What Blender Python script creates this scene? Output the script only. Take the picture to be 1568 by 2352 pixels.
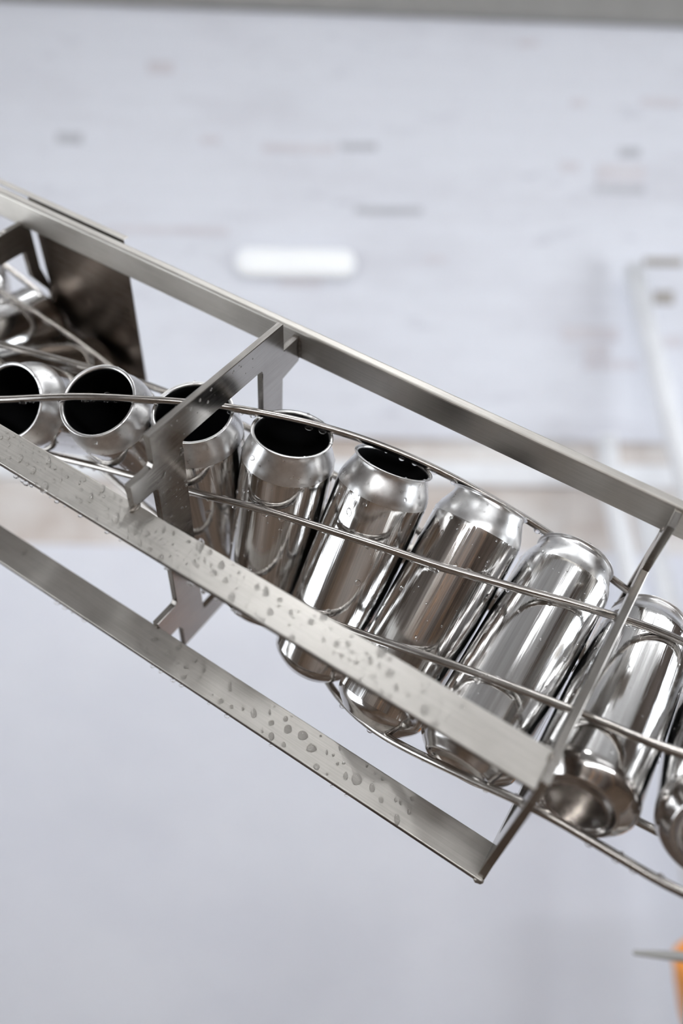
import bpy, bmesh, math, random
import numpy as np
from mathutils import Matrix, Vector
random.seed(7)
for o in list(bpy.data.objects): bpy.data.objects.remove(o)
SC = bpy.context.scene
COL = SC.collection

# ------------------------------------------------------------------ camera
CAMZ = 1.95
ROLL = math.radians(1.0)
cr, sr = math.cos(ROLL), math.sin(ROLL)
cam_d = bpy.data.cameras.new('camera')
cam = bpy.data.objects.new('camera', cam_d); COL.objects.link(cam)
cam.matrix_world = Matrix(((cr, -sr, 0, 0), (0, 0, -1, 0), (sr, cr, 0, CAMZ), (0, 0, 0, 1)))
cam_d.sensor_fit = 'HORIZONTAL'; cam_d.sensor_width = 24.0
cam_d.lens = 1802.36 / 1568 * 24.0
cam_d.clip_start = 0.01
cam_d.dof.use_dof = True; cam_d.dof.focus_distance = 0.525; cam_d.dof.aperture_fstop = 2.2
SC.camera = cam
# ------------------------------------------------------------------ world, exposure
w = bpy.data.worlds.new('world'); SC.world = w; w.use_nodes = True
w.node_tree.nodes['Background'].inputs[0].default_value = (0.6, 0.65, 0.75, 1)
w.node_tree.nodes['Background'].inputs[1].default_value = 0.3
SC.view_settings.view_transform = 'Standard'; SC.view_settings.look = 'None'
SC.view_settings.exposure = 0.14; SC.view_settings.gamma = 1.0
SC.view_settings.use_curve_mapping = False
LAMP_COLOR = (0.95, 0.975, 1.0, 1)
PENDANT = 53.0                  # light of the lamps (built further down)
STRIP = 6.1
BACK_FILL = 62.0
FILL_R = 5.2                      # glow of the two side windows added as fill
FILL_L = 4.0
WALL_FILL_Y = 0.9

# ------------------------------------------------------------------ helpers
WORLD = {}                       # world matrix of every object that was linked
def link(name, data, parent=None, M=Matrix.Identity(4)):
    o = bpy.data.objects.new(name, data); COL.objects.link(o)
    o.matrix_basis = M
    if parent is not None:
        o.parent = parent; o.matrix_parent_inverse = WORLD[parent.name].inverted()
    WORLD[o.name] = M.copy()
    return o
def tag(o, label, cat, group=None):
    o['label'] = label; o['category'] = cat
    if group: o['group'] = group
    return o
def struct(o): o['kind'] = 'structure'; return o
def mesh_of(bm, name, mat, smooth=False):
    bmesh.ops.recalc_face_normals(bm, faces=bm.faces)
    me = bpy.data.meshes.new(name); bm.to_mesh(me); bm.free()
    if mat: me.materials.append(mat)
    if smooth:
        for p in me.polygons: p.use_smooth = True
    return me
def box_bm(x0, x1, y0, y1, z0, z1, bev=0.0, seg=2):
    bm = bmesh.new(); bmesh.ops.create_cube(bm, size=1)
    bmesh.ops.scale(bm, vec=(x1-x0, y1-y0, z1-z0), verts=bm.verts)
    bmesh.ops.translate(bm, vec=((x0+x1)/2, (y0+y1)/2, (z0+z1)/2), verts=bm.verts)
    if bev: bmesh.ops.bevel(bm, geom=bm.edges[:], offset=bev, segments=seg, profile=0.5, affect='EDGES')
    return bm
def tube_mesh(name, pts, r, mat, n=14):
    pts = [Vector(p) for p in pts]; vs = []; fs = []
    up = Vector((0.1, 0.3, 1)).normalized()
    for i, p in enumerate(pts):
        t = (pts[min(i+1, len(pts)-1)] - pts[max(i-1, 0)]).normalized()
        a = t.cross(up).normalized(); b = t.cross(a)
        for k in range(n):
            th = 2*math.pi*k/n; vs.append(p + r*(math.cos(th)*a + math.sin(th)*b))
    for i in range(len(pts)-1):
        for k in range(n): fs.append((i*n+k, i*n+(k+1) % n, (i+1)*n+(k+1) % n, (i+1)*n+k))
    m = len(pts)-1
    fs.append(tuple(range(n))); fs.append(tuple(m*n+k for k in range(n))[::-1])
    me = bpy.data.meshes.new(name); me.from_pydata([tuple(v) for v in vs], [], fs)
    bm = bmesh.new(); bm.from_mesh(me); bmesh.ops.recalc_face_normals(bm, faces=bm.faces); bm.to_mesh(me); bm.free()
    me.materials.append(mat)
    for p in me.polygons: p.use_smooth = len(p.vertices) == 4
    return me
def lathe_mesh(name, prof, mat, n=72, closed=False):
    """prof: (radius, z) from bottom to top"""
    vs = []; fs = []; rows = []
    for r, z in prof:
        if r < 1e-7: rows.append([len(vs)]); vs.append((0, 0, z))
        else:
            rows.append(list(range(len(vs), len(vs)+n)))
            vs += [(r*math.cos(2*math.pi*k/n), r*math.sin(2*math.pi*k/n), z) for k in range(n)]
    pairs = list(zip(rows, rows[1:])) + ([(rows[-1], rows[0])] if closed else [])
    for A, B in pairs:
        for k in range(n):
            k2 = (k+1) % n
            if len(A) == 1: fs.append((A[0], B[k2], B[k]))
            elif len(B) == 1: fs.append((A[k], A[k2], B[0]))
            else: fs.append((A[k], A[k2], B[k2], B[k]))
    me = bpy.data.meshes.new(name); me.from_pydata(vs, [], fs); me.materials.append(mat)
    for p in me.polygons: p.use_smooth = True
    return me

# ------------------------------------------------------------------ materials
def new_mat(name):
    m = bpy.data.materials.new(name); m.use_nodes = True
    nt = m.node_tree; return m, nt, nt.nodes['Principled BSDF']
def N(nt, t, **kw):
    n = nt.nodes.new(t)
    for k, v in kw.items(): setattr(n, k, v)
    return n
def ramp(nt, fac, stops):
    r = N(nt, 'ShaderNodeValToRGB'); cr_ = r.color_ramp
    while len(cr_.elements) < len(stops): cr_.elements.new(0.5)
    for e, (p, c) in zip(cr_.elements, stops):
        e.position = p; e.color = (*c, 1) if len(c) == 3 else c
    nt.links.new(fac, r.inputs[0]); return r.outputs[0]
def noise(nt, scale, mapscale=(1, 1, 1), detail=3, rough=0.5, coord='Object', loc=(0, 0, 0)):
    tc = N(nt, 'ShaderNodeTexCoord'); mp = N(nt, 'ShaderNodeMapping')
    mp.inputs['Scale'].default_value = mapscale; mp.inputs['Location'].default_value = loc
    nt.links.new(tc.outputs[coord], mp.inputs[0])
    n = N(nt, 'ShaderNodeTexNoise'); n.inputs['Scale'].default_value = scale
    n.inputs['Detail'].default_value = detail; n.inputs['Roughness'].default_value = rough
    nt.links.new(mp.outputs[0], n.inputs['Vector']); return n.outputs['Fac']
def bump(nt, p, h, strength, dist=0.001):
    b = N(nt, 'ShaderNodeBump'); b.inputs['Strength'].default_value = strength; b.inputs['Distance'].default_value = dist
    nt.links.new(h, b.inputs['Height']); nt.links.new(b.outputs[0], p.inputs['Normal'])
def steel(name, c0, c1, r0, r1, grain=(6, 260, 260), bs=0.25):
    m, nt, p = new_mat(name); p.inputs['Metallic'].default_value = 1
    g = noise(nt, 4.0, grain, 4, 0.6)
    s = noise(nt, 28.0, (1, 1, 1), 4, 0.6)
    mx = N(nt, 'ShaderNodeMath', operation='ADD'); nt.links.new(g, mx.inputs[0]); nt.links.new(s, mx.inputs[1])
    hf = N(nt, 'ShaderNodeMath', operation='MULTIPLY'); nt.links.new(mx.outputs[0], hf.inputs[0]); hf.inputs[1].default_value = 0.5
    nt.links.new(ramp(nt, hf.outputs[0], [(0.36, c0), (0.6, c1)]), p.inputs['Base Color'])
    rr = N(nt, 'ShaderNodeMapRange'); nt.links.new(hf.outputs[0], rr.inputs[0])
    rr.inputs[1].default_value = 0.35; rr.inputs[2].default_value = 0.65
    rr.inputs[3].default_value = r0; rr.inputs[4].default_value = r1
    nt.links.new(rr.outputs[0], p.inputs['Roughness'])
    bump(nt, p, g, bs, 0.0004)
    return m
M_STEEL = steel('brushed_stainless_steel', (0.42, 0.398, 0.366), (0.52, 0.497, 0.464), 0.37, 0.46, bs=0.06)
M_PLATE = steel('laser_cut_steel', (0.30, 0.28, 0.26), (0.40, 0.38, 0.355), 0.16, 0.25, (200, 8, 200), 0.08)
M_ROD = steel('round_steel_rod', (0.36, 0.335, 0.31), (0.48, 0.455, 0.43), 0.18, 0.28, (5, 60, 60), 0.1)
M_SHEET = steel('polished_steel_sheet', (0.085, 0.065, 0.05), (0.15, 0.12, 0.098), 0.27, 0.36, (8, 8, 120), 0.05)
M_WELD = steel('dark_weld_metal', (0.10, 0.085, 0.07), (0.26, 0.235, 0.21), 0.30, 0.5, (60, 60, 60), 0.4)

def aluminium(name, c0, c1, r0, r1, bs, stretch=(160, 160, 3)):
    m, nt, p = new_mat(name); p.inputs['Metallic'].default_value = 1
    g = noise(nt, 3.0, stretch, 3, 0.6)
    nt.links.new(ramp(nt, g, [(0.35, c0), (0.65, c1)]), p.inputs['Base Color'])
    rr = N(nt, 'ShaderNodeMapRange'); nt.links.new(g, rr.inputs[0])
    rr.inputs[1].default_value = 0.3; rr.inputs[2].default_value = 0.7
    rr.inputs[3].default_value = r0; rr.inputs[4].default_value = r1
    nt.links.new(rr.outputs[0], p.inputs['Roughness'])
    bump(nt, p, g, bs, 0.0003)
    return m
M_CAN = aluminium('polished_can_aluminium', (0.66, 0.65, 0.64), (0.84, 0.835, 0.83), 0.07, 0.13, 0.42)
M_NECK = aluminium('satin_neck_aluminium', (0.70, 0.69, 0.685), (0.80, 0.795, 0.79), 0.27, 0.34, 0.0, (60, 60, 60))
M_BASE = aluminium('base_aluminium', (0.52, 0.50, 0.485), (0.62, 0.60, 0.585), 0.12, 0.18, 0.0, (60, 60, 60))
m, nt, p = new_mat('can_inside_shade'); M_INSIDE_SHADE = m  # near-black colour stands in for the shade inside the cans
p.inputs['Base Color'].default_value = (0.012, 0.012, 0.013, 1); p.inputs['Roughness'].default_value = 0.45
m, nt, p = new_mat('water'); M_WATER = m
p.inputs['Base Color'].default_value = (1, 1, 1, 1); p.inputs['Roughness'].default_value = 0.0
p.inputs['IOR'].default_value = 1.33; p.inputs['Transmission Weight'].default_value = 1.0
tr = N(nt, 'ShaderNodeBsdfTransparent'); mxs = N(nt, 'ShaderNodeMixShader'); mxs.inputs[0].default_value = 0.88
nt.links.new(tr.outputs[0], mxs.inputs[1]); nt.links.new(p.outputs[0], mxs.inputs[2])
nt.links.new(mxs.outputs[0], nt.nodes['Material Output'].inputs['Surface'])


def plain(name, c, r=0.6, metal=0.0, emis=0.0):
    m, nt, p = new_mat(name)
    f = noise(nt, 9.0, (1, 1, 1), 4)
    nt.links.new(ramp(nt, f, [(0.3, tuple(x*0.93 for x in c)), (0.7, tuple(min(1, x*1.04) for x in c))]), p.inputs['Base Color'])
    p.inputs['Roughness'].default_value = r; p.inputs['Metallic'].default_value = metal
    if emis: p.inputs['Emission Color'].default_value = (*c, 1); p.inputs['Emission Strength'].default_value = emis
    return m
def painted_brick():
    m, nt, p = new_mat('white_painted_brick')
    tc = N(nt, 'ShaderNodeTexCoord'); mp = N(nt, 'ShaderNodeMapping')
    mp.inputs['Rotation'].default_value = (math.radians(90), 0, 0)
    nt.links.new(tc.outputs['Object'], mp.inputs[0])
    br = N(nt, 'ShaderNodeTexBrick'); nt.links.new(mp.outputs[0], br.inputs['Vector'])
    br.inputs['Scale'].default_value = 1.0; br.inputs['Brick Width'].default_value = 0.235
    br.inputs['Row Height'].default_value = 0.078; br.inputs['Mortar Size'].default_value = 0.006
    br.inputs['Mortar Smooth'].default_value = 0.4
    br.inputs['Color1'].default_value = (1, 1, 1, 1); br.inputs['Color2'].default_value = (0.75, 0.75, 0.75, 1)
    br.inputs['Mortar'].default_value = (0.3, 0.3, 0.3, 1)
    n1 = noise(nt, 1.6, (1, 1, 2.6), 5, 0.62)
    n2 = noise(nt, 5.0, (1, 1, 4.0), 4, 0.6, loc=(3, 1, 7))
    c1 = ramp(nt, n1, [(0.32, (0.73, 0.74, 0.80)), (0.52, (0.80, 0.82, 0.885))])
    c2 = ramp(nt, n2, [(0.22, (0.72, 0.71, 0.73)), (0.38, (1, 1, 1))])
    mx = N(nt, 'ShaderNodeMix', data_type='RGBA', blend_type='MULTIPLY'); mx.inputs[0].default_value = 0.8
    nt.links.new(c1, mx.inputs['A']); nt.links.new(c2, mx.inputs['B'])
    m2 = N(nt, 'ShaderNodeMix', data_type='RGBA', blend_type='MULTIPLY'); m2.inputs[0].default_value = 0.04
    nt.links.new(mx.outputs['Result'], m2.inputs['A']); nt.links.new(br.outputs['Color'], m2.inputs['B'])
    nt.links.new(m2.outputs['Result'], p.inputs['Base Color'])
    p.inputs['Roughness'].default_value = 0.75
    bump(nt, p, br.outputs['Color'], 0.2, 0.005)
    return m
M_BRICKWALL = painted_brick()
def wash(name, c0, c1, sc, st=(1, 1, 1), r=0.7):
    m, nt, p = new_mat(name)
    nt.links.new(ramp(nt, noise(nt, sc, st, 5, 0.6), [(0.33, c0), (0.62, c1)]), p.inputs['Base Color'])
    p.inputs['Roughness'].default_value = r; return m
M_LOWWALL = wash('smooth_white_wall_panel', (0.77, 0.785, 0.86), (0.83, 0.845, 0.91), 1.1, (1, 1, 1.5))
M_RECESS = wash('bare_beige_brick', (0.56, 0.485, 0.435), (0.80, 0.775, 0.755), 3.0, (1, 1, 1.6), 0.85)
M_WHITE = plain('white_paint', (0.90, 0.915, 0.945), 0.5)
M_CEIL = plain('dim_grey_ceiling', (0.42, 0.415, 0.41), 0.8)
M_SIDE = wash('brown_plaster', (0.06, 0.044, 0.034), (0.11, 0.083, 0.066), 0.9)
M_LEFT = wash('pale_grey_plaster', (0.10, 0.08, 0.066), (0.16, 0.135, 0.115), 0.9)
M_FLOOR = wash('damp_brown_concrete', (0.068, 0.045, 0.03), (0.125, 0.085, 0.057), 1.3, r=0.4)
M_BEAM = plain('grey_steel_beam', (0.33, 0.325, 0.31), 0.55)
M_LAMP = plain('opal_lamp_cover', (0.95, 0.97, 1.0), 0.35, emis=0.12)
M_ORANGE = plain('orange_plastic', (0.80, 0.30, 0.03), 0.45)
M_LEVER = plain('grey_coated_metal', (0.33, 0.325, 0.31), 0.5)
M_PINK = wash('exposed_pink_brick', (0.68, 0.655, 0.69), (0.76, 0.745, 0.785), 9, (1, 1, 3), 0.85)
M_GREYB = wash('chipped_grey_brick', (0.50, 0.51, 0.54), (0.66, 0.67, 0.71), 9, (1, 1, 3), 0.85)
M_TANB = wash('bare_tan_brick', (0.38, 0.355, 0.32), (0.48, 0.455, 0.43), 9, (1, 1, 3), 0.85)

# ------------------------------------------------------------------ the room
WY = 2.7                                  # distance of the painted wall
PX = WY/1802.36
def wall_pt(px, py, y=WY):
    x = (px-784)/1802.36*y; d = (py-1176)/1802.36*y
    return (x*cr + d*sr, CAMZ + x*sr - d*cr)
XL, XR, YB, ZC = -2.7, 3.4, -6.4, 4.3
def slab(name, *b, mat, bev=0.0, parent=None):
    return link(name, mesh_of(box_bm(*b, bev), name, mat), parent)
zt = CAMZ + (1176-1003)*PX; zb = CAMZ + (1176-1262)*PX
struct(slab('floor', XL, XR, YB, WY+0.3, -0.1, 0, mat=M_FLOOR))
struct(slab('ceiling', XL, XR, YB, WY+0.3, ZC, ZC+0.1, mat=M_CEIL))
struct(slab('wall_left', XL-0.1, XL, YB, WY+0.3, 0, ZC, mat=M_LEFT))
struct(slab('wall_right', XR, XR+0.1, YB, WY+0.3, 0, ZC, mat=M_SIDE))
wall = struct(slab('wall_back', XL, XR, WY, WY+0.3, zt, ZC, mat=M_BRICKWALL))
struct(slab('wall_back_lower', XL, XR, WY, WY+0.3, 0, zb, mat=M_LOWWALL))
struct(slab('wall_recess', XL, XR, WY+0.03, WY+0.3, zb, zt, mat=M_RECESS))
struct(slab('trim_1', XL, XR, WY+0.005, WY+0.03, CAMZ+(1176-1108)*PX, CAMZ+(1176-1056)*PX, mat=M_WHITE, bev=0.008))
# grey steel beam above the painted wall
x0, z0 = wall_pt(300, 0, WY-0.04); x1, z1 = wall_pt(1568, 50, WY-0.04)
sl = (z1-z0)/(x1-x0)
bm = box_bm(XL, XR, WY-0.04, WY, 0, 0.16, 0.01)
for v in bm.verts: v.co.z += z0 + (v.co.x-x0)*sl
struct(link('trim_2', mesh_of(bm, 'trim_2', M_BEAM)))
# wall behind the camera: brown timber boards, a part each
wf = struct(slab('wall_front', XL, XR, YB-0.1, YB, 0, ZC, mat=M_SIDE))
TONES = [(0.10, 0.062, 0.040), (0.055, 0.040, 0.032), (0.16, 0.10, 0.062), (0.075, 0.062, 0.055), (0.30, 0.25, 0.21), (0.035, 0.03, 0.027), (0.42, 0.24, 0.12), (0.12, 0.105, 0.095)]
TM = [wash('timber_tone_%s' % 'abcdefgh'[i], tuple(x*0.7 for x in c), c, 3, (8, 8, 0.6), 0.6) for i, c in enumerate(TONES)]
x = XL
rng = random.Random(3)
while x < XR-0.05:
    wd = min(rng.uniform(0.10, 0.30), XR-x)
    tm = TM[rng.choices(range(8), (6, 5, 4, 4, 2, 5, 1, 4))[0]]
    slab('board', x+0.004, x+wd-0.004, YB, YB+rng.uniform(0.02, 0.05), 0.02, rng.uniform(2.6, 3.3), mat=tm, parent=wf)
    x += wd

# lamps under the ceiling: a round pendant above the chute, unseen strips added as fill
def emitter(name, strength):
    m, nt, p = new_mat(name)
    p.inputs['Base Color'].default_value = (0.9, 0.9, 0.9, 1)
    p.inputs['Emission Color'].default_value = LAMP_COLOR; p.inputs['Emission Strength'].default_value = strength
    return m
def pendant(cx, cy, cz, r, label):
    e = link('pendant_lamp', None, None, Matrix.Translation((cx, cy, ZC))); tag(e, label, 'lamp')
    T = Matrix.Translation((cx, cy, cz))
    link('cable', tube_mesh('cable', [(cx, cy, cz+.1), (cx, cy, ZC)], 0.006, M_BEAM, 8), e)
    link('shade', lathe_mesh('shade', [(r, -.002), (r*1.08, 0), (r*1.05, .04), (r*.5, .10), (.03, .12), (0, .12)], M_BEAM, 40), e, T)
    link('diffuser', lathe_mesh('diffuser', [(0, 0), (r*.5, 0), (r, 0.0), (r, .01), (0, .01)], emitter('lit_pendant_glass', PENDANT), 40), e, T)
def strip(cx, cy, label, power):
    e = link('added_strip_light', None, None, Matrix.Translation((cx, cy, ZC))); tag(e, label, 'light', 'added strip lights under the ceiling')
    z = ZC-0.42
    link('diffuser', mesh_of(box_bm(cx-.88, cx+.88, cy-.09, cy+.09, z, z+.05, .015), 'diffuser', emitter('added_strip_glow', power)), e)
    for sx in (-1, 1):
        link('end_cap', mesh_of(box_bm(cx+sx*.90-.02, cx+sx*.90+.02, cy-.10, cy+.10, z-.01, z+.06, .006), 'end_cap', M_WHITE), e)
        link('hanger', tube_mesh('hanger', [(cx+sx*.90, cy, z+.05), (cx+sx*.90, cy, ZC)], 0.004, M_BEAM, 8), e)
pendant(0.18, 0.08, 3.9, 0.11, 'round grey pendant lamp hanging above the can chute')
for cx in (-1.7, 0.3, 2.3): strip(cx, WALL_FILL_Y, 'unseen long strip light added to wash the painted wall', STRIP)
strip(1.35, -1.15, 'unseen single strip light added to brighten the lower cans', 5.5)
for cx in (-1.7, 0.3, 2.3): strip(cx, -4.7, 'unseen long strip light added as fill before the timber wall', BACK_FILL)

# unseen glowing windows added in the side walls to fill the lower wall
def fill_window(name, x, side, y0, y1, z0, z1, power):
    m, nt, p = new_mat('glowing_fill_pane')
    p.inputs['Base Color'].default_value = (0.9, 0.92, 0.95, 1); p.inputs['Roughness'].default_value = 0.3
    p.inputs['Emission Color'].default_value = (0.90, 0.95, 1.0, 1); p.inputs['Emission Strength'].default_value = power
    xa, xb = (x, x+0.02) if side < 0 else (x-0.02, x)
    e = struct(link(name, mesh_of(box_bm(min(xa, xb)-.01, max(xa, xb)+.01, y0-.05, y1+.05, z0-.05, z0, .004), name, M_WHITE)))
    link('fill_window_frame', mesh_of(box_bm(xa, xb, y0-.05, y1+.05, z1, z1+.05), 'fill_window_frame', M_WHITE), e)
    n = 4; w_ = (y1-y0)/n
    for k in range(n+1): link('mullion', mesh_of(box_bm(xa, xb, y0+k*w_-.025, y0+k*w_+.025, z0, z1), 'mullion', M_WHITE), e)
    xm = (xa+xb)/2
    for k in range(n): link('fill_pane', mesh_of(box_bm(xm-.004, xm+.004, y0+k*w_+.025, y0+(k+1)*w_-.025, z0, z1), 'fill_pane', m), e)
fill_window('fill_window_1', XR, 1, -1.1, 1.5, 0.9, 2.7, FILL_R)
fill_window('fill_window_2', XL, -1, -1.1, 1.3, 1.0, 2.6, FILL_L)

# things on the painted wall
def wall_piece(name, px0, py0, px1, py1, mat, proud=0.006):
    xa, za = wall_pt(px0, py0); xb, zb_ = wall_pt(px1, py1)
    bm = box_bm(min(xa, xb), max(xa, xb), WY-proud, WY+0.02, min(za, zb_), max(za, zb_), 0.004)
    return link(name, mesh_of(bm, name, mat), wall)
for r_, mt in (((815, 474, 970, 494), M_GREYB), ((250, 518, 525, 540), M_PINK), ((130, 305, 190, 330), M_GREYB), ((600, 330, 770, 352), M_PINK),
               ((780, 328, 865, 346), M_GREYB), ((1365, 425, 1480, 446), M_GREYB), ((1370, 376, 1480, 420), M_PINK), ((1285, 372, 1330, 395), M_PINK),
               ((1420, 340, 1470, 362), M_GREYB), ((1290, 748, 1420, 785), M_PINK), ((1340, 792, 1400, 822), M_PINK), ((1340, 826, 1465, 850), M_PINK),
               ((1478, 592, 1568, 612), M_TANB), ((1500, 668, 1546, 700), M_TANB), ((1520, 770, 1568, 800), M_PINK), ((1470, 226, 1568, 246), M_PINK),
               ((460, 312, 505, 330), M_PINK), ((975, 588, 1025, 604), M_PINK), ((1190, 92, 1235, 108), M_PINK), ((340, 140, 400, 170), M_PINK),
               ((1310, 228, 1345, 246), M_PINK), ((640, 636, 740, 660), M_PINK)):
    wall_piece('brick', *r_, mt)
# opal bulkhead lamp: a long capsule on the wall
def capsule(px0, py0, px1, py1):
    xa, za = wall_pt(px0, (py0+py1)/2); xb, _ = wall_pt(px1, (py0+py1)/2); h = (py1-py0)*PX/2
    e = link('wall_lamp', None, None, Matrix.Translation(((xa+xb)/2, WY, za)))
    tag(e, 'long white capsule-shaped lamp on the painted brick wall', 'lamp')
    def body(r, y0, y1, bev):
        bm = bmesh.new(); n = 16; L = (xb-xa)/2-h
        loop = [((xb+xa)/2+L+r*math.cos(t), za+r*math.sin(t)) for t in np.linspace(-math.pi/2, math.pi/2, n)] + \
               [((xb+xa)/2-L+r*math.cos(t), za+r*math.sin(t)) for t in np.linspace(math.pi/2, 3*math.pi/2, n)]
        f = bm.faces.new([bm.verts.new((a, y0, b)) for a, b in loop])
        ex = bmesh.ops.extrude_face_region(bm, geom=[f])
        bmesh.ops.translate(bm, vec=(0, y1-y0, 0), verts=[v for v in ex['geom'] if isinstance(v, bmesh.types.BMVert)])
        bmesh.ops.remove_doubles(bm, verts=bm.verts, dist=1e-5)
        if bev:
            ed = [q for q in bm.edges if all(abs(v.co.y-y0) < 1e-6 for v in q.verts)]
            bmesh.ops.bevel(bm, geom=ed, offset=bev, segments=4, profile=0.5, affect='EDGES')
        return bm
    link('back_tray', mesh_of(body(h*1.04, WY-0.02, WY, 0), 'back_tray', M_WHITE), e)
    link('cover', mesh_of(body(h, WY-0.045, WY-0.02, 0.015), 'cover', M_LAMP), e)
capsule(543, 577, 815, 638)

# white painted poles leaning at the wall
def pole(pts, label):
    P3 = []
    for px, py, y in pts:
        x, z = wall_pt(px, py, y); P3.append((x, y, z))
    # continue down to the floor along the last direction
    a, b = Vector(P3[-2]), Vector(P3[-1]); d = b-a; k = (b.z-0.0)/(-d.z); P3.append(tuple(b+d*k))
    base = P3[-1]
    e = link('white_pole', None, None, Matrix.Translation((base[0], base[1], 0)))
    tag(e, label, 'pole', 'white poles by the wall')
    link('shaft', tube_mesh('shaft', P3, 0.033, M_WHITE, 20), e)
    bm = bmesh.new(); bmesh.ops.create_cone(bm, cap_ends=True, segments=24, radius1=0.06, radius2=0.045, depth=0.03)
    bmesh.ops.translate(bm, vec=(base[0], base[1], 0.015), verts=bm.verts)
    link('foot', mesh_of(bm, 'foot', M_WHITE), e)
pole([(1452, 612, 2.62), (1550, 1010, 2.5)], 'long white pole leaning beside the bare tan bricks of the wall')
pole([(1392, 1000, 2.60), (1408, 1150, 2.58), (1455, 1370, 2.5)], 'white pole whose top bends upright in front of the beige recess')
pole([(1468, 1130, 2.6), (1540, 1400, 2.5)], 'short white pole leaning low beside the bent-top white pole')

# grey lever and orange bucket at the lower right
def lever():
    def q(px, py, y): x, z = wall_pt(px, py, y); return Vector((x, y, z))
    Y = 0.80
    A, B, Cc = q(1456, 2188, Y), q(1562, 2197, Y), q(1690, 2225, Y)
    e = link('lever_post', None, None, Matrix.Translation((Cc.x, Y, 0)))
    tag(e, 'grey steel post with a slim lever arm near the orange bucket', 'post')
    link('post', tube_mesh('post', [(Cc.x, Y, 0), (Cc.x, Y, Cc.z+0.05)], 0.016, M_LEVER, 18), e)
    vs = []
    bm = bmesh.new(); pts = [A, A.lerp(B, .5), B, Cc]; rad = [0.0026, 0.0038, 0.0050, 0.0065]; rings = []
    for p_, r in zip(pts, rad):
        rings.append([bm.verts.new(p_+Vector((0, r*math.cos(t), r*math.sin(t)))) for t in np.linspace(0, 2*math.pi, 17)[:-1]])
    for R1, R2 in zip(rings, rings[1:]):
        for k in range(16): bm.faces.new((R1[k], R1[(k+1) % 16], R2[(k+1) % 16], R2[k]))
    tip = bm.verts.new(A-Vector((0.002, 0, 0)))
    for k in range(16): bm.faces.new((rings[0][k], rings[0][(k+1) % 16], tip))
    link('lever_arm', mesh_of(bm, 'lever_arm', M_LEVER, True), e)
    bm = bmesh.new(); bmesh.ops.create_cone(bm, cap_ends=True, segments=24, radius1=0.07, radius2=0.07, depth=0.008)
    bmesh.ops.translate(bm, vec=(Cc.x, Y, 0.004), verts=bm.verts)
    link('foot_plate', mesh_of(bm, 'foot_plate', M_LEVER), e)
lever()
def bucket():
    Y = 1.75
    x, zt_ = wall_pt(1557, 2225, Y); _, zlow = wall_pt(1557, 2330, Y)
    r = 0.15; cx = x + r; h = 0.26; zbot = zt_-h
    st = link('stool', None, None, Matrix.Translation((cx, Y, 0)))
    tag(st, 'plain grey metal stool under the orange bucket', 'stool')
    bm = bmesh.new(); bmesh.ops.create_cone(bm, cap_ends=True, segments=32, radius1=0.10, radius2=0.10, depth=0.02)
    bmesh.ops.translate(bm, vec=(cx, Y, zbot-0.01), verts=bm.verts)
    link('seat', mesh_of(bm, 'seat', M_LEVER), st)
    for k in range(4):
        a = math.pi/4+k*math.pi/2
        link('leg', tube_mesh('leg', [(cx+.07*math.cos(a), Y+.07*math.sin(a), zbot-.02), (cx+.11*math.cos(a), Y+.11*math.sin(a), 0)], 0.01, M_LEVER, 10), st)
    e = link('bucket', None, None, Matrix.Translation((cx, Y, zbot)))
    tag(e, 'orange plastic bucket standing near the grey lever', 'bucket')
    me = lathe_mesh('shell', [(0, 0.0), (0.085, 0.0), (0.10, 0.02), (0.135, 0.14), (0.147, 0.22), (0.147, h), (0.142, h), (0.130, 0.14), (0.095, 0.022), (0, 0.02)], M_ORANGE, 40)
    link('shell', me, e, Matrix.Translation((cx, Y, zbot)))
    link('lip', lathe_mesh('lip', [(r-.005, h-.02), (r, h-.015), (r, h-.003), (r-.006, h), (r-.010, h-.003)], M_ORANGE, 40, True), e, Matrix.Translation((cx, Y, zbot)))
bucket()

# ------------------------------------------------------------------ the twist rinser
# structure frame (u along the chute, a and b across it; millimetres) measured from the photograph
RM = np.array([[0.8389881, -0.5401467, -0.0658829], [0.4511257, 0.6227411, 0.6392801], [-0.3042771, -0.5660699, 0.7661465]])
TV = np.array([-47.508, 6.080, 587.183])
CW = np.array([[cr, sr, 0], [0, 0, 1], [sr, -cr, 0]])            # photo axes (right, down, forward) -> world
RW = CW @ RM; TW = CW @ TV / 1000 + np.array([0, 0, CAMZ])
S = Matrix([[*(RW[i]), TW[i]] for i in range(3)] + [[0, 0, 0, 1]])   # structure frame in metres -> world
def sw(u, a, b): return S @ Vector((u/1000, a/1000, b/1000))
GRAV = Vector(RW.T @ np.array([0, 0, -1.0]))                       # gravity in the structure frame
LC, SP, RC, RR = 172.0, 66.687, 33.0, 2.8                           # can length, pitch, radius, rod radius
I0 = -9
PHI = np.array([4.392, 4.052, 3.712, 3.372, 3.032, 2.692, 2.352, 2.001, 1.684, 1.367, 1.021, 0.619, 0.198, -0.196, -0.559, -0.921, -1.283, -1.645])
OFA = np.array([-3.26]*7 + [-3.0, -1.35, 1.07, 2.62, 2.58, 1.56, 0.09] + [-0.16]*4)
OFB = np.array([9.28]*7 + [7.4, 6.36, 5.98, 4.35, 1.87, -0.69, -3.19] + [-3.69]*4)
def crm(x, y):
    k = int(min(max(math.floor(x)-I0, 1), len(y)-3)); t = x-(k+I0); p0, p1, p2, p3 = y[k-1:k+3]
    return .5*(2*p1+(p2-p0)*t+(2*p0-5*p1+4*p2-p3)*t*t+(3*p1-p0-3*p2+p3)*t**3)
def helix(u, t, v):
    x = u/SP; ph = crm(x, PHI)
    return Vector((u, crm(x, OFA)+math.cos(ph)*t-math.sin(ph)*v, crm(x, OFB)+math.sin(ph)*t+math.cos(ph)*v))/1000

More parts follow.
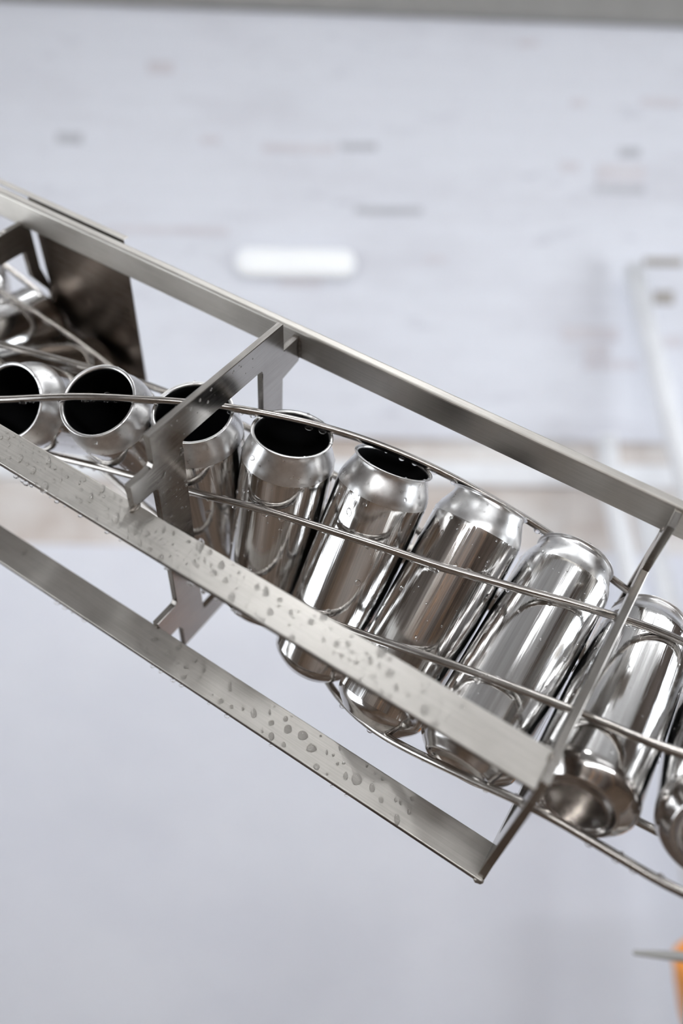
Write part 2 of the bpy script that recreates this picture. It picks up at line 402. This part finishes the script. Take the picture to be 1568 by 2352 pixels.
c0 = sw(0, 0, 0)
rinser = link('can_twist_rinser', None, None, Matrix.Translation((c0.x, c0.y, 0)))
tag(rinser, 'wet stainless steel twist chute of rods, slotted plates and flat rails guiding empty cans', 'can chute')
def part(name, me, parent=rinser): return link(name, me, parent, S.copy())
def bar(name, u0, u1, a0, a1, b0, b1, mat=M_STEEL, bev=0.8, parent=rinser):
    return part(name, mesh_of(box_bm(u0/1000, u1/1000, a0/1000, a1/1000, b0/1000, b1/1000, bev/1000, 3), name, mat), parent)
UL = -540
M_EDGE = steel('cut_steel_edge', (0.10, 0.082, 0.068), (0.24, 0.205, 0.18), 0.40, 0.55, (150, 4, 150), 0.5)
def cut_edges(o):
    o.data.materials.append(M_EDGE)
    for f in o.data.polygons:
        if abs(f.normal.y) > 0.9: f.material_index = 1
rail_top = bar('rail', UL, 262, -88, -80, -106.5, -82, bev=1.8)
rail_front = bar('rail', UL, 240, 93, 117.6, -79, -75)
rail_low = bar('rail', UL, 244, 98, 123.4, 57, 61.5)
cut_edges(rail_front); cut_edges(rail_low)
rail_back = bar('rail', UL, 240, -86, -80, 62, 86)
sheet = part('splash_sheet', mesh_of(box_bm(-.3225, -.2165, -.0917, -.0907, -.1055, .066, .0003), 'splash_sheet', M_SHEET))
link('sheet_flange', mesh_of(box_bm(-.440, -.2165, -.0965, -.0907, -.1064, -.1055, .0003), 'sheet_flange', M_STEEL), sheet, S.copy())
for uu in (-.245, -.285):
    bar('standoff', uu*1000-4, uu*1000+4, -90.8, -87.9, -98, -90, bev=0.5)

def plate(u0, u1, outer, hole, mat=M_PLATE):
    bm = bmesh.new()
    def loop(pts):
        vs = [bm.verts.new((u0/1000, a/1000, b/1000)) for a, b in pts]
        return [bm.edges.new((vs[i], vs[(i+1) % len(vs)])) for i in range(len(vs))]
    ed = loop(outer) + loop(hole)
    bmesh.ops.triangle_fill(bm, edges=ed, use_beauty=True)
    ex = bmesh.ops.extrude_face_region(bm, geom=bm.faces[:])
    bmesh.ops.translate(bm, vec=((u1-u0)/1000, 0, 0), verts=[v for v in ex['geom'] if isinstance(v, bmesh.types.BMVert)])
    bmesh.ops.remove_doubles(bm, verts=bm.verts, dist=1e-6)
    bmesh.ops.recalc_face_normals(bm, faces=bm.faces)
    sh = [e for e in bm.edges if len(e.link_faces) == 2 and e.calc_face_angle() > 0.5 and abs(e.verts[0].co.x-e.verts[1].co.x) < 1e-6]
    bmesh.ops.bevel(bm, geom=sh, offset=0.0004, segments=1, affect='EDGES')
    o = part('slotted_plate', mesh_of(bm, 'slotted_plate', mat)); return o
def rounded(pts, r=4, n=4):
    out = []
    for i, p_ in enumerate(pts):
        p0, p1, p2 = (np.array(pts[i-1], float), np.array(p_, float), np.array(pts[(i+1) % len(pts)], float))
        d0 = (p0-p1)/np.linalg.norm(p0-p1); d1 = (p2-p1)/np.linalg.norm(p2-p1)
        for t in np.linspace(0, 1, n):
            q = (1-t)**2*(p1+d0*r)+2*t*(1-t)*p1+t*t*(p1+d1*r); out.append(tuple(q))
    return out
# plate in front of the open rims
plate1 = plate(-44, -39, [(-60, -124.5), (76, -124.5), (76, -101), (77.5, -99), (97, -99), (97, -79.2), (77, -79.2), (76, -77), (76, 51), (78, 53.5), (98.3, 53.5), (98.3, 84), (78, 84), (75, 91), (75, 117),
                 (-60, 117), (-60, 88), (-80.2, 85), (-80.2, 62), (-60, 59), (-60, -76), (-80.2, -80), (-80.2, -102), (-61, -101)],
               rounded([(-35.5, -100), (49, -100), (49, 94.5), (-35.5, 94.5)], 3))
# plate at the lower right end, seen edge on
plate2 = plate(240, 245, [(-102, -64), (-84, -66), (-80.2, -81), (-80.2, -104), (-64, -104), (-60, -64), (88, -64), (93, -80), (112, -80), (116, -60), (118, 40), (122, 62), (104, 66), (-102, 64)],
               rounded([(-92, -44), (97, -44), (97, 44), (-92, 44)], 4))
plate0 = plate(-328, -323, [(-80.2, -86.5), (-60, -86.5), (-56, -86), (96, -86), (96, -79), (96, 60), (96, 104), (-80, 104), (-92, 84), (-92, -20), (-86, -40), (-86, -81.5), (-81, -81.7)],
               rounded([(-74.5, -61.5), (80, -61.5), (80, 84), (-78, 84), (-91, 70), (-91, -12), (-75, -36)], 2))
plate3 = plate(398, 403, [(-80, -125), (80, -125), (80, 125), (-80, 125)], rounded([(-60, -105), (60, -105), (60, 105), (-60, 105)], 4))
# weld beads at the joints
def weld(u, a, b, ru, ra, rb, parent):
    bm = bmesh.new(); bmesh.ops.create_icosphere(bm, subdivisions=2, radius=1)
    rg = random.Random(int(u*13+a*7+b))
    for v in bm.verts:
        v.co *= rg.uniform(0.85, 1.1); v.co = Vector((u+v.co.x*ru, a+v.co.y*ra, b+v.co.z*rb))/1000
    part('weld_bead', mesh_of(bm, 'weld_bead', M_WELD, True), parent)
for a_, b_, ra, rb in ((96, -79, 5, 2.0), (-80, -92, 1.6, 10), (98.5, 60, 2.0, 5)): weld(-39.5, a_, b_, 2.6, ra, rb, plate1)
for a_, b_, ra, rb in ((121.5, 60, 3.4, 3.0), (98, -79.0, 5, 1.0), (-80, -84, 1.8, 4)): weld(242, a_, b_, 3.6, ra, rb, plate2)

# guide rods
def interp(tab, u):
    us, vs = zip(*tab); return float(np.interp(u, us, vs))
def smooth(tab):
    us = np.arange(UL, 405, 8.0); y = np.array([interp(tab, u) for u in us])
    for _ in range(6): y[1:-1] = (y[:-2]+2*y[1:-1]+y[2:])/4
    return us, y
def rod(kind, val, tab):
    us, y = smooth(tab)
    pts = [helix(u, val, w_) if kind == 't' else helix(u, w_, val) for u, w_ in zip(us, y)]
    o = part('guide_rod', tube_mesh('guide_rod', pts, RR/1000, M_ROD, 14)); return o, pts
HT = LC/2+RR+0.3; HV = RC+RR+0.3
RODS = []
RODS.append(rod('t', -HT-0.6, [(UL, 0), (-206, 0.5), (-109, 1), (-80, 3.5), (-45, 7), (-15, 10), (18, 13), (52, 14), (88, 13), (133, 8), (178, 0), (231, -6), (245, -8.6), (300, -12), (400, -12)]))
RODS.append(rod('v', -HV, [(UL, -40), (-50, -40.5), (5, -42), (68, -36.5), (132, -30), (185, -30), (246, -37), (285, -47), (320, -52), (400, -52)]))
RODS.append(rod('v', -HV, [(UL, 28), (128, 28.4), (172, 31), (199, 35), (238, 42.5), (247, 45), (301, 64), (330, 68), (400, 68)]))
RODS.append(rod('t', HT, [(UL, 14), (20, 16), (60, 12), (89, 2), (107, -2.5), (134, -8), (182, -7), (213, 2), (236, 5.3), (248, 8.2), (278, 20), (303, 28), (333, 38), (400, 40)]))
RODS.append(rod('v', HV, [(UL, 48), (-200, 48), (0, 45), (400, 45)]))
RODS.append(rod('v', HV+4, [(UL, -34), (-200, -34), (0, -38), (400, -40)]))
# carrying posts beyond the picture on either side
def post(u, a, b, name='support_post'):
    top = sw(u, a, b); r = 0.02
    o = link(name, tube_mesh(name, [(top.x, top.y, 0), (top.x, top.y, top.z)], r, M_STEEL, 20), rinser)
    bm = bmesh.new(); bmesh.ops.create_cone(bm, cap_ends=True, segments=28, radius1=0.07, radius2=0.07, depth=0.008)
    bmesh.ops.translate(bm, vec=(top.x, top.y, 0.004), verts=bm.verts)
    link('foot_plate', mesh_of(bm, 'foot_plate', M_STEEL), o)
post(UL+18, 105, -60); post(UL+18, -83, 70); post(400, 60, 115)
bar('cross_bar', UL+5, UL+13, -86, 123, -81, -74); bar('cross_bar', UL+5, UL+13, -86, 123, 58, 64)

# ------------------------------------------------------------------ water drops
DROPS = []
for k in range(5):
    bm = bmesh.new(); bmesh.ops.create_icosphere(bm, subdivisions=2, radius=1)
    rg = random.Random(k+50); a1, a2 = rg.uniform(-.08, .08), rg.uniform(-.05, .05)
    for v in bm.verts:
        th = math.atan2(v.co.y, v.co.x); rr = 1+a1*math.cos(2*th)+a2*math.cos(3*th+1)
        v.co.x *= rr; v.co.y *= rr
        if v.co.z < -0.25: v.co.z = -0.25
        if k > 2: v.co.x *= 1.0+0.22*v.co.y                      # pear shaped
    DROPS.append(mesh_of(bm, 'water_drop', M_WATER, True))
def drop_matrix(p_, n, r, flat=0.5, tang=None, stretch=1.0):
    """drop of radius r on a surface point p_ with normal n; y axis along tang"""
    n = n.normalized()
    t = (tang if tang is not None else Vector((0.3, 0.5, 0.8)))
    y = (t-n*t.dot(n))
    y = y.normalized() if y.length > 1e-4 else n.orthogonal().normalized()
    x = y.cross(n)
    R = Matrix((x, y, n)).transposed().to_4x4()
    return Matrix.Translation(p_) @ R @ Matrix.Diagonal((r, r*stretch, r*flat, 1))
def add_drops(parent, base, mats, big):
    """mats: list of (matrix in base frame, radius mm); bigger ones are objects, the rest joined"""
    small = []
    for Mx, r in mats:
        if r >= big: link('water_drop', random.choice(DROPS), parent, base @ Mx)
        else: small.append(Mx)
    if small:
        bm = bmesh.new()
        for Mx in small:
            g = bmesh.ops.create_icosphere(bm, subdivisions=1, radius=1)
            for v in g['verts']:
                if v.co.z < -0.25: v.co.z = -0.25
                v.co = Mx @ v.co
        o = link('fine_water_drops', mesh_of(bm, 'fine_water_drops', M_WATER, True), parent, base)
        o['kind'] = 'stuff'
def lnr(rg, mu, sg, lo, hi): return min(hi, max(lo, rg.lognormvariate(math.log(mu), sg)))
def bar_drops(parent, n, ur, ar, br, normal, seed, mu=0.85, big=1.15, flat=0.6, hi=2.6):
    rg = random.Random(seed); out = []; seen = []
    for _ in range(n*3):
        if len(out) >= n: break
        u, a, b = rg.uniform(*ur), rg.uniform(*ar), rg.uniform(*br)
        r = lnr(rg, mu, 0.5, 0.3, hi)
        if any((u-q[0])**2+(a-q[1])**2+(b-q[2])**2 < (1.5*(r+q[3]))**2 for q in seen): continue
        seen.append((u, a, b, r))
        st = rg.choice((1, 1, 1.15, 1.4, 2.0)) if r > 0.7 else 1
        out.append((drop_matrix(Vector((u, a, b))/1000, normal, r/1000, flat, GRAV, st), r))
    add_drops(parent, S, out, big)
UP_B, OUT_A = Vector((0, 0, -1)), Vector((0, 1, 0))
bar_drops(rail_front, 210, (-190, 20), (95, 116.5), (-79, -79), UP_B, 1, 1.05)
bar_drops(rail_front, 90, (20, 190), (95, 116.5), (-79, -79), UP_B, 2, 1.05)
bar_drops(rail_low, 62, (-60, 190), (100, 122), (57, 57), UP_B, 3, 1.5, 1.2, 0.45, 3.4)
bar_drops(rail_low, 26, (-200, -60), (100, 122), (57, 57), UP_B, 4, 0.9, 1.2)
bar_drops(rail_top, 60, (-230, 60), (-80, -80), (-104, -84), OUT_A, 5, 0.55)
bar_drops(plate1, 40, (-39, -39), (50, 76), (-98, -20), Vector((1, 0, 0)), 6, 0.7)
bar_drops(plate1, 18, (-39, -39), (-30, 60), (-122, -103), Vector((1, 0, 0)), 8, 0.7)
def edge_drops(parent, n, ur, a, b, seed):
    rg = random.Random(seed); out = []
    for _ in range(n):
        r = lnr(rg, 1.6, 0.35, 0.8, 2.6); u = rg.uniform(*ur)
        out.append((drop_matrix(Vector((u, a, b))/1000 + GRAV*0.0004, GRAV, r/1000, 0.9), r))
    add_drops(parent, S, out, 1.1)
edge_drops(rail_front, 26, (-190, 60), 117.4, -75.2, 11)
edge_drops(rail_low, 14, (-150, 200), 123.2, 61.3, 12)
for k, (ro, pts) in enumerate(RODS):
    rg = random.Random(30+k); out = []
    for _ in range(46 if k < 2 else 30):
        j = rg.uniform(0.36, 0.93)*(len(pts)-1); i = int(j); pt = pts[i].lerp(pts[min(i+1, len(pts)-1)], j-i)
        t = (pts[min(i+1, len(pts)-1)]-pts[i]).normalized()
        g = (GRAV-t*GRAV.dot(t)).normalized()
        r = lnr(rg, 1.55, 0.4, 0.6, 2.5)
        up = rg.random() < 0.2
        n = (-g if up else g)
        out.append((drop_matrix(pt+n*(RR/1000)*0.98, n, r/1000*(0.7 if up else 1), 0.85, t, 1.15), r))
    add_drops(ro, S, out, 1.1)

# ------------------------------------------------------------------ cans
def mm(pr): return [(r/1000, z/1000) for r, z in pr]
def arc(cx, cz, r, t0, t1, n): return [(cx+r*math.cos(math.radians(t)), cz+r*math.sin(math.radians(t))) for t in np.linspace(t0, t1, n)]
NZ = LC-21.5
prof_base = [(0, 10.5), (6, 10.1), (12, 8.8), (17, 6.4), (20, 4.0), (21.4, 2.0)] + arc(23.0, 1.6, 1.6, 180, 330, 7) + [(25.6, 2.2), (28.4, 4.6), (30.8, 7.4)] + [(32.2, 9.6), (32.8, 11.6), (RC, 14)]
prof_body = [(RC, 14), (RC, 15)] + [(RC, z) for z in np.linspace(20, NZ-4, 14)] + [(RC, NZ-1), (32.9, NZ)]
prof_neck = [(32.9, NZ), (32.8, NZ+0.5), (32.6, NZ+2.0), (32.2, NZ+4.2), (31.25, NZ+7.0), (30.15, NZ+9.8), (28.95, NZ+12.6), (27.8, NZ+15.2), (27.0, NZ+17.2), (26.7, NZ+18.4), (26.6, NZ+19.6)]
prof_rim = [(26.6, NZ+19.6), (26.8, NZ+20.4), (27.4, NZ+20.9), (28.3, NZ+20.9), (28.6, NZ+21.2), (28.4, NZ+21.5), (27.2, NZ+21.5), (26.2, NZ+21.2), (25.85, NZ+20.2), (25.8, NZ+19.4)]
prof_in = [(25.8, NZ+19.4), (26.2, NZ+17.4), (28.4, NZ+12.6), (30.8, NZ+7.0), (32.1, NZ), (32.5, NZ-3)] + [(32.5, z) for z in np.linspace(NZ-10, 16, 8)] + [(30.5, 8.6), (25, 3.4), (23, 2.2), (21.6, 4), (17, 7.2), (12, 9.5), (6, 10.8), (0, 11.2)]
ME_BASE = lathe_mesh('base', mm(prof_base), M_BASE); ME_BODY = lathe_mesh('body', mm(prof_body), M_CAN)
ME_NECK = lathe_mesh('neck', mm(prof_neck), M_NECK); ME_RIM = lathe_mesh('rim', mm(prof_rim), M_NECK)
ME_IN = lathe_mesh('shaded_inside', mm(prof_in), M_INSIDE_SHADE)
outer = prof_body[1:] + prof_neck[1:]
def out_at(z):
    zs = [q[1] for q in outer]; rs = [q[0] for q in outer]; r = float(np.interp(z, zs, rs))
    d = (float(np.interp(z+.5, zs, rs))-float(np.interp(z-.5, zs, rs)))
    return r, -d
LABELS = {
 -7: 'empty aluminium can furthest up the chute, past the splash sheet',
 -6: 'empty aluminium can with only its base edge showing by the upper slotted plate',
 -5: 'empty aluminium can lying before the splash sheet, nearer the upper slotted plate',
 -4: 'empty aluminium can lying before the splash sheet, its base against the sheet edge',
 -3: 'wet can with black open mouth, first of the open-mouthed row beside the front rail',
 -2: 'wet can with round black open mouth crossed by the guide rod',
 -1: 'wet open can half hidden behind the slotted plate arm',
 0: 'wet upright open can just downhill of the slotted plate',
 1: 'wet open can showing a narrow dark mouth under the guide rod',
 2: 'wet can with its mouth pressed flat under the guide rod, tan streaks reflected',
 3: 'wet bright can with its mouth turned away, uphill of the edge-on plate',
 4: 'wet can with a full domed base showing, crossed by the edge-on plate',
 5: 'can with a dark domed base, downhill neighbour of the can crossed by the plate',
 6: 'can at the lowest end of the chute, beyond the domed-base cans'}
for i, lab in LABELS.items():
    x = i; ph = PHI[i-I0]; dr = Vector((0, math.cos(ph), math.sin(ph)))      # from mouth to base
    ctr = Vector((i*SP, OFA[i-I0], OFB[i-I0]))/1000
    zax = -dr; xax = Vector((1, 0, 0)); yax = zax.cross(xax)
    rot = random.Random(i+99).uniform(0, 6.28)
    L4 = Matrix.Translation(ctr + dr*LC/2000) @ Matrix((xax, yax, zax)).transposed().to_4x4() @ Matrix.Rotation(rot, 4, 'Z')
    Wm = S @ L4
    e = link('beverage_can', None, None, Wm); tag(e, lab, 'can', 'empty cans in the chute')
    for nm, me in (('base', ME_BASE), ('body', ME_BODY), ('neck', ME_NECK), ('rim', ME_RIM), ('shaded_inside', ME_IN)):
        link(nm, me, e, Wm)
    if not -4 <= i <= 5: continue
    g = (Wm.to_3x3().inverted() @ Vector((0, 0, -1))).normalized()
    rg = random.Random(200+i); out = []
    dense = 150 if i < 3 else 210
    for _ in range(dense):
        z = LC-abs(rg.gauss(0, 55)) if rg.random() < .75 else rg.uniform(18, LC-5)
        if z < 16 or z > LC-4: continue
        th = rg.uniform(0, 2*math.pi); r_, sl_ = out_at(z)
        n = Vector((math.cos(th), math.sin(th), sl_)).normalized()
        r = lnr(rg, 0.66 if i < 3 else 0.52, 0.55, 0.22, 2.1)
        out.append((drop_matrix(Vector((r_*math.cos(th), r_*math.sin(th), z))/1000, n, r/1000, 0.5, g, rg.choice((1, 1, 1.2, 1.5)) if r > .7 else 1), r))
    for _ in range(7):
        th = rg.uniform(0, 2*math.pi); r = rg.uniform(0.7, 1.5)
        out.append((drop_matrix(Vector((27.6*math.cos(th), 27.6*math.sin(th), LC))/1000, Vector((0, 0, 1)), r/1000, 0.8), r))
    add_drops(e, Wm, out, 0.95)
